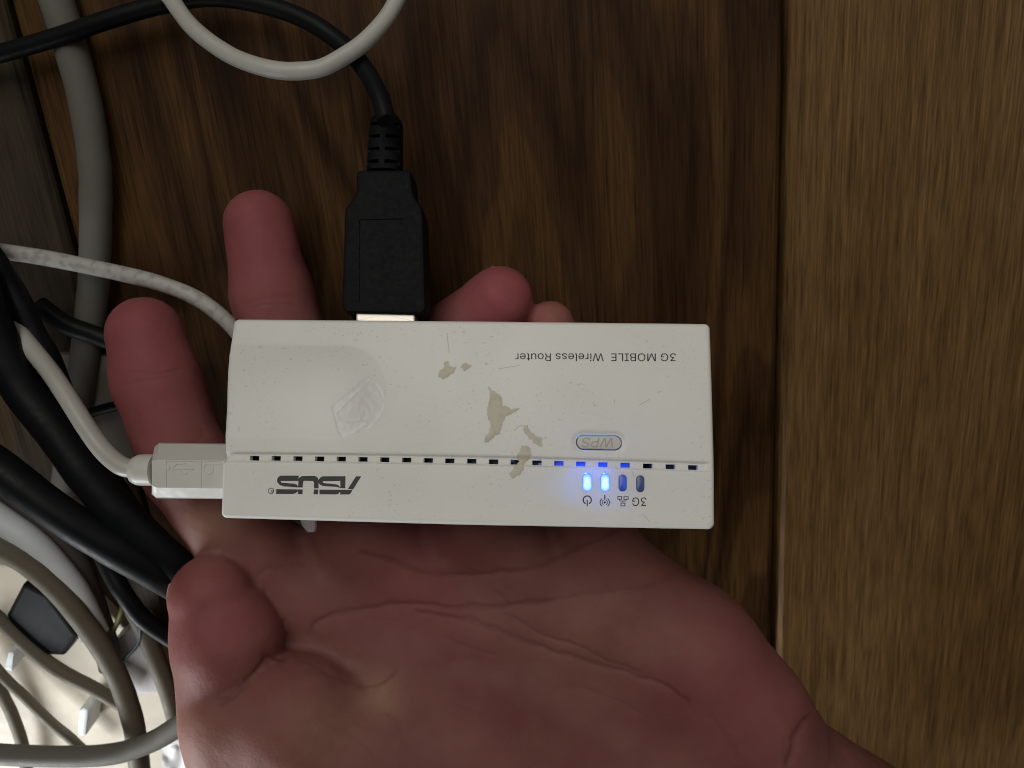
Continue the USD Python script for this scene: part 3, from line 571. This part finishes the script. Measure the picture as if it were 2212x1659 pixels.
# crumpled white film beside the wrist side of the thumb
cx_, cy_ = np.meshgrid(np.linspace(350, 520, 46), np.linspace(1560, 1760, 46)); fh = 11 + 3.5 * (meshkit.fbm(np.stack([cx_ / 70, cy_ / 60, cx_ * 0], -1), 3, 5) - .5) * 2
fh = fh + .8 * np.abs(meshkit.noise(np.stack([cx_ / 21, cy_ / 27, cx_ * 0], -1), 8) - .5)
vv = np.array([W(x, y, fd(x, y, max(5.0, z))) for x, y, z in zip(cx_.ravel(), cy_.ravel(), fh.ravel())]); k = np.arange(45 * 46).reshape(45, 46)[:, :45].ravel()
ff = np.vstack([np.stack([k, k + 46, k + 47], 1), np.stack([k, k + 47, k + 1], 1)]); bag = vv
org = np.r_[bag[:, :2].mean(0), bag[:, 2].min()]
me = usdkit.mesh(stage, '/World/crumpled_film', (bag - org, ff), MAT['pale_plastic'], True); me.AddTranslateOp().Set(Gf.Vec3d(*[float(x) for x in org])); me.CreateDoubleSidedAttr(True)
tag(me.GetPrim(), 'crumpled whitish film in the gap below the thumb at the bottom', 'film')

# ---------------------------------------------------------------- the hand
def J(px, py, d, r): return np.r_[C(px, py, d), r]
palm = [[J(575, 1225, 173, 10.5), J(900, 1430, 176, 12), J(1400, 1750, 182, 15)],
        [J(800, 1170, 175, 11), J(1050, 1360, 177, 12.5), J(1500, 1700, 182, 16)],
        [J(1050, 1160, 176, 11), J(1250, 1330, 177, 12.5), J(1580, 1640, 181, 16)],
        [J(1310, 1225, 176, 10.5), J(1485, 1400, 176, 14.5), J(1608, 1545, 177, 15)]]
index = [J(540, 1190, 171, 10), J(405, 1005, 164, 9.0), J(340, 820, 163.5, 8.6), J(313, 722, 163, 7.9)]
middle = [J(790, 1140, 173, 10.5), J(665, 880, 166, 9.2), J(590, 640, 165, 8.3), J(560, 484, 163, 7.2)]
ringf = [J(1030, 1130, 174, 10), J(955, 830, 171, 8.8), J(1000, 715, 168, 7.6), J(1079, 645, 163, 7.0)]
little = [J(1290, 1190, 174, 9.5), J(1240, 900, 170, 7.5), J(1200, 760, 169, 6.2), J(1190, 701, 167, 5.2)]
thenar = [J(885, 1580, 169.5, 15.5), J(1030, 1620, 171, 17), J(1350, 1780, 174, 19)]
web = [J(650, 1385, 176, 9), J(900, 1440, 175, 11)]
thumb = [J(458, 1287, 160, 8.7), J(490, 1375, 161, 10.9), J(500, 1500, 163, 10.6)]
thumb2 = [J(515, 1535, 161, 11.4), J(640, 1552, 160.5, 12.6), J(900, 1725, 168, 17)]
thumb3 = [J(548, 1600, 165, 13.6), J(690, 1770, 170, 18)]
forearm = [J(1640, 1640, 184, 17), J(1750, 1800, 188, 23), J(2150, 2030, 198, 28)]
def cone(p, a, b):
    ab = b[:3] - a[:3]; t = np.clip(((p - a[:3]) @ ab) / (ab @ ab), 0, 1)
    return np.linalg.norm(p - a[:3] - t[:, None] * ab, axis=1) - (a[3] + t * (b[3] - a[3]))
def smin(a, b, k):
    h = np.clip(.5 + .5 * (b - a) / k, 0, 1); return b * (1 - h) + a * h - k * h * (1 - h)
def chain(p, js, k=2.0):
    d = cone(p, js[0], js[1])
    for a, b in zip(js[1:-1], js[2:]): d = smin(d, cone(p, a, b), k)
    return d
def sdf(p):
    d = None
    for c in palm: q = chain(p, c, 5); d = q if d is None else smin(d, q, 7)
    d = smin(d, chain(p, forearm, 6), 9)
    d = smin(d, chain(p, thenar, 6), 7)
    d = smin(d, cone(p, web[0], web[1]), 5)
    d = smin(d, chain(p, index, 2.5), 5); d = smin(d, chain(p, middle, 2.5), 5); d = smin(d, chain(p, ringf, 2.5), 4)
    lf_ = chain(p, little, 2.5); d = smin(d, lf_, 3)
    d = smin(d, smin(smin(chain(p, thumb2, 4), cone(p, thumb3[0], thumb3[1]), 5), chain(p, thenar, 6), 8), 2.4)
    d = smin(d, chain(p, thumb, 2), .9)
    return d
h = 1.15
allj = np.vstack(palm + [index, middle, ringf, little, thenar, web, thumb, thumb2, thumb3, forearm])
lo = (allj[:, :3] - allj[:, 3:]).min(0) - 4; hi = (allj[:, :3] + allj[:, 3:]).max(0) + 4
hi[0] = min(hi[0], 105); lo[1] = max(lo[1], -118)
N = np.ceil((hi - lo) / h).astype(int)
gxyz = np.stack(np.meshgrid(*[lo[i] + h * np.arange(N[i]) for i in range(3)], indexing='ij'), -1).reshape(-1, 3)
FV = sdf(gxyz).reshape(N)
FV[0], FV[-1], FV[:, 0], FV[:, -1], FV[:, :, 0], FV[:, :, -1] = [np.maximum(q, .3) for q in (FV[0], FV[-1], FV[:, 0], FV[:, -1], FV[:, :, 0], FV[:, :, -1])]
def surface_nets(Fv):
    s = Fv < 0; nx_, ny_, nz_ = Fv.shape; acc = np.zeros((nx_ - 1, ny_ - 1, nz_ - 1, 3)); cnt = np.zeros((nx_ - 1, ny_ - 1, nz_ - 1))
    cor = [(i, j, k) for i in (0, 1) for j in (0, 1) for k in (0, 1)]
    sl = lambda A, c: A[c[0]:nx_ - 1 + c[0], c[1]:ny_ - 1 + c[1], c[2]:nz_ - 1 + c[2]]
    for a in cor:
        for ax_ in range(3):
            if a[ax_]: continue
            b = list(a); b[ax_] = 1; fa, fb = sl(Fv, a), sl(Fv, b); m = (fa < 0) != (fb < 0); t = np.where(m, fa / np.where(m, fa - fb, 1), 0)
            for q in range(3): acc[..., q] += np.where(m, a[q] + (t if q == ax_ else 0), 0)
            cnt += m
    act = cnt > 0; vid = np.full(act.shape, -1); vid[act] = np.arange(act.sum()); pos = (acc[act] / cnt[act][:, None] + np.argwhere(act))
    fs = []
    for ax_ in range(3):
        o1, o2 = (ax_ + 1) % 3, (ax_ + 2) % 3
        a = [slice(None)] * 3; b = [slice(None)] * 3; a[ax_] = slice(0, -1); b[ax_] = slice(1, None); ch = s[tuple(a)] != s[tuple(b)]; ins = s[tuple(a)]
        e = np.argwhere(ch); e = e[(e[:, o1] > 0) & (e[:, o2] > 0) & (e[:, o1] < vid.shape[o1]) & (e[:, o2] < vid.shape[o2])]
        def vi(d1, d2): q = e.copy(); q[:, o1] -= d1; q[:, o2] -= d2; return vid[q[:, 0], q[:, 1], q[:, 2]]
        quad = np.stack([vi(1, 1), vi(0, 1), vi(0, 0), vi(1, 0)], 1); fl = ~ins[e[:, 0], e[:, 1], e[:, 2]]; quad[fl] = quad[fl][:, ::-1]; fs.append(quad)
    q = np.vstack(fs); return pos, np.vstack([q[:, [0, 1, 2]], q[:, [0, 2, 3]]])
hv, hf = surface_nets(FV); hv = lo + hv * h
def grad(p, e=.05): return np.stack([(sdf(p + np.eye(3)[i] * e) - sdf(p - np.eye(3)[i] * e)) / (2 * e) for i in range(3)], 1)
inb = (hv[:, 0] < hi[0] - 2.5) & (hv[:, 1] > lo[1] + 2.5)
for _ in range(2):
    gq = grad(hv[inb]); hv[inb] -= .8 * gq * (sdf(hv[inb]) / np.maximum((gq ** 2).sum(1), .05))[:, None]
hm = trimesh.Trimesh(hv, hf, process=False); trimesh.smoothing.filter_taubin(hm, iterations=4)
v2, f2 = trimesh.remesh.subdivide(hm.vertices, hm.faces); hm = trimesh.Trimesh(v2, f2, process=False); trimesh.smoothing.filter_taubin(hm, iterations=6)
hv = np.array(hm.vertices); hn = np.array(hm.vertex_normals)
px_ = CX + F * hv[:, 0] / -hv[:, 2]; py_ = CY - F * hv[:, 1] / -hv[:, 2]; pp = np.c_[px_, py_]
view = -hv / np.linalg.norm(hv, axis=1, keepdims=True); front = sstep(.05, .35, (hn * view).sum(1)) * (hv[:, 2] > -172)
def dist_line(P, pts):
    q = spline(np.c_[np.array(pts, float), np.zeros(len(pts))], 8)[:, :2]; d = np.full(len(P), 1e9)
    for a, b in zip(q[:-1], q[1:]):
        ab = b - a; t = np.clip(((P - a) @ ab) / (ab @ ab), 0, 1); d = np.minimum(d, np.linalg.norm(P - a - t[:, None] * ab, axis=1))
    return d
crease = [([(760, 1195), (825, 1205), (924, 1233), (1023, 1241), (1122, 1232), (1223, 1198), (1299, 1166), (1370, 1130)], .55, 9),
          ([(1097, 1307), (1248, 1287), (1400, 1267), (1470, 1240)], .25, 7),
          ([(668, 1390), (678, 1350), (726, 1328), (805, 1310), (884, 1306), (1003, 1310), (1122, 1308), (1207, 1296)], .6, 8),
          ([(884, 1322), (1003, 1336), (1083, 1364), (1162, 1395), (1248, 1423), (1400, 1468), (1475, 1503), (1500, 1539)], .55, 8),
          ([(1080, 1318), (1173, 1372), (1248, 1398), (1324, 1433), (1400, 1458)], .35, 6),
          ([(631, 1421), (583, 1419), (551, 1451), (508, 1499), (464, 1526)], .7, 8),
          ([(631, 1421), (666, 1431), (706, 1451), (746, 1471), (762, 1487)], .25, 8), ([(762, 1487), (795, 1480), (825, 1471), (865, 1439)], .5, 8),
          ([(825, 1526), (857, 1566), (861, 1606)], .3, 14), ([(865, 1445), (960, 1432), (1060, 1422)], .2, 14),
          ([(1697, 1670), (1712, 1610), (1730, 1572), (1765, 1532)], .9, 10), ([(1520, 1530), (1570, 1590), (1600, 1659)], .25, 10),
          ([(380, 985), (420, 955), (455, 935)], .35, 8), ([(365, 990), (400, 970), (430, 960)], .2, 5), ([(330, 812), (380, 802), (420, 790)], .18, 7), ([(520, 655), (590, 642), (660, 640)], .22, 7), ([(525, 668), (590, 655), (655, 655)], .16, 5), ([(262, 830), (330, 820), (415, 806)], .16, 5), ([(255, 800), (320, 806), (400, 800)], .12, 4), ([(290, 990), (350, 975), (400, 960)], .2, 6),
          ([(1500, 1210), (1420, 1260), (1330, 1290)], .2, 9),
          ([(540, 1255), (600, 1225), (680, 1215)], .2, 8), ([(950, 1370), (1010, 1400), (1090, 1420)], .15, 6), ([(1200, 1480), (1300, 1500), (1420, 1560)], .15, 7), ([(690, 1560), (760, 1590), (830, 1650)], .15, 8),
          ([(1050, 1265), (1090, 1300), (1120, 1345)], .14, 5), ([(1280, 1220), (1310, 1260), (1330, 1300)], .14, 5)]
rc_ = np.random.default_rng(11)
for k in range(46):                                   # fine lines crossing the palm
    x, y = rc_.uniform(640, 1620), rc_.uniform(1220, 1640); a = rc_.choice([.35, 1.1, 2.2, 2.7]) + rc_.normal(0, .25); L = rc_.uniform(25, 70)
    crease.append(([(x - L * math.cos(a), y - L * math.sin(a)), (x + rc_.normal(0, 6), y + rc_.normal(0, 6)), (x + L * math.cos(a), y + L * math.sin(a))], rc_.uniform(.03, .09), rc_.uniform(2.5, 4.5)))
def project(v): return np.c_[CX + F * v[:, 0] / -v[:, 2], CY - F * v[:, 1] / -v[:, 2]]
def split_faces(v, f, mark):
    """halves the edges of the marked triangles, keeping the mesh closed"""
    e = np.stack([f[:, [0, 1]], f[:, [1, 2]], f[:, [2, 0]]], 1); key = np.sort(e, 2); key = key[..., 0].astype(np.int64) * (len(v) + 1) + key[..., 1]
    cut_ = np.unique(key[mark]); pos = np.minimum(np.searchsorted(cut_, key), len(cut_) - 1); hit = cut_[pos] == key; mid = np.where(hit, len(v) + pos, -1)
    v = np.vstack([v, (v[cut_ // (len(v) + 1)] + v[cut_ % (len(v) + 1)]) / 2]); n_ = hit.sum(1); out = [f[n_ == 0]]
    q, m = f[n_ == 3], mid[n_ == 3]; out += [np.stack([q[:, 0], m[:, 0], m[:, 2]], 1), np.stack([m[:, 0], q[:, 1], m[:, 1]], 1), np.stack([m[:, 2], m[:, 1], q[:, 2]], 1), m]
    for r in range(3):
        s_ = (n_ == 1) & hit[:, r]; q, m = np.roll(f[s_], -r, 1), np.roll(mid[s_], -r, 1); out += [np.stack([q[:, 0], m[:, 0], q[:, 2]], 1), np.stack([m[:, 0], q[:, 1], q[:, 2]], 1)]
        s_ = (n_ == 2) & ~hit[:, r]; q, m = np.roll(f[s_], -r, 1), np.roll(mid[s_], -r, 1); out += [np.stack([q[:, 0], q[:, 1], m[:, 1]], 1), np.stack([q[:, 0], m[:, 1], m[:, 2]], 1), np.stack([m[:, 2], m[:, 1], q[:, 2]], 1)]
    return v, np.vstack(out)
hfc = np.array(hm.faces)
samp = np.vstack([spline(np.c_[np.array(p_, float), np.zeros(len(p_))], 12)[:, :2] for p_, _, _ in crease])
from scipy.spatial import cKDTree
ct = cKDTree(samp)
for lim in (20, 11):
    nn_ = np.array(trimesh.Trimesh(hv, hfc, process=False).vertex_normals); fr = (nn_ * -hv).sum(1) > 0
    near = (ct.query(project(hv), distance_upper_bound=lim)[0] < lim) & fr & (hv[:, 2] > -174)
    hv, hfc = split_faces(hv, hfc, near[hfc].any(1))
hm = trimesh.Trimesh(hv, hfc, process=False); hn = np.array(hm.vertex_normals); pp = project(hv)
view = -hv / np.linalg.norm(hv, axis=1, keepdims=True); front = sstep(.05, .35, (hn * view).sum(1)) * (hv[:, 2] > -174)
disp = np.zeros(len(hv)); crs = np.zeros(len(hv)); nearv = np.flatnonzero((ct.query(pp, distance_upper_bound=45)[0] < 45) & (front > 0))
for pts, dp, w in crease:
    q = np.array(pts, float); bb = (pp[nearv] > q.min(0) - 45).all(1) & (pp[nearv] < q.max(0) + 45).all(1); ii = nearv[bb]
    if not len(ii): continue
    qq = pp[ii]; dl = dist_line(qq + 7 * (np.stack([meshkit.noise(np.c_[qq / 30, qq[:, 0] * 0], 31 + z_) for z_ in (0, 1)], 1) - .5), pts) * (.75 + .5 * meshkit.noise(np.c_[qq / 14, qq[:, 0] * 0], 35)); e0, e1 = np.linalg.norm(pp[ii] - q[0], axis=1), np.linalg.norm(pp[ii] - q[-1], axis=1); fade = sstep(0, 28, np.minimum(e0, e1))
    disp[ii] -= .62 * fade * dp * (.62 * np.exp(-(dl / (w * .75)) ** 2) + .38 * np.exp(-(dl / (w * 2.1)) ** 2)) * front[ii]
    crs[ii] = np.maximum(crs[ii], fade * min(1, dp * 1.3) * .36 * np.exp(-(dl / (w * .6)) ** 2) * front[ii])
lump = (meshkit.fbm(hv / 10.0, 2, 21) - .5) * .8 + (meshkit.fbm(hv / 2.6, 2, 23) - .5) * .14
hv = hv + hn * (disp + lump)[:, None]
def blob(x, y, r): return np.exp(-(((pp - [x, y]) ** 2).sum(1)) / r ** 2)
red = np.clip(.8 * blob(300, 720, 150) + .8 * blob(565, 520, 170) + 1.1 * blob(1090, 640, 120) + .5 * blob(480, 1350, 130) + .4 * blob(1620, 1500, 160) + .4 * blob(900, 1250, 120) + .4 * blob(330, 950, 160), 0, 1)
pale = np.clip(.75 * blob(460, 1120, 60) + .7 * blob(820, 1500, 45) + .35 * blob(700, 1580, 110) + .3 * blob(1190, 690, 50) + .25 * blob(1250, 1400, 120) + .4 * blob(420, 1600, 80), 0, 1)
hw = world(hv)
hand = thing('hand', 'open left hand, palm up, holding the white router on its fingers', 'hand', np.r_[hw[:, :2].mean(0), hw[:, 2].min()])
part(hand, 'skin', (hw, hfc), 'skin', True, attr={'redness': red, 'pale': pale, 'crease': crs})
# nails seen edge-on
def nail(px, py, d, wx, wy, wz, tilt, name_label):
    s = trimesh.creation.icosphere(3, 1.0); v = np.array(s.vertices); v[:, 0] *= wx; v[:, 1] *= wy; v[:, 2] *= wz
    v = v @ Rotation.from_euler('zy', tilt, degrees=True).as_matrix().T + C(px, py, d); part(hand, 'nail', (world(v), s.faces), 'nail', True, name_label)
nail(391, 1290, 165, .6, 5.0, 4.0, (8, -20), 'thumb nail seen edge on')
nail(1040, 612, 166, .7, 4.6, 3.4, (-34, 20), 'ring finger nail seen edge on')
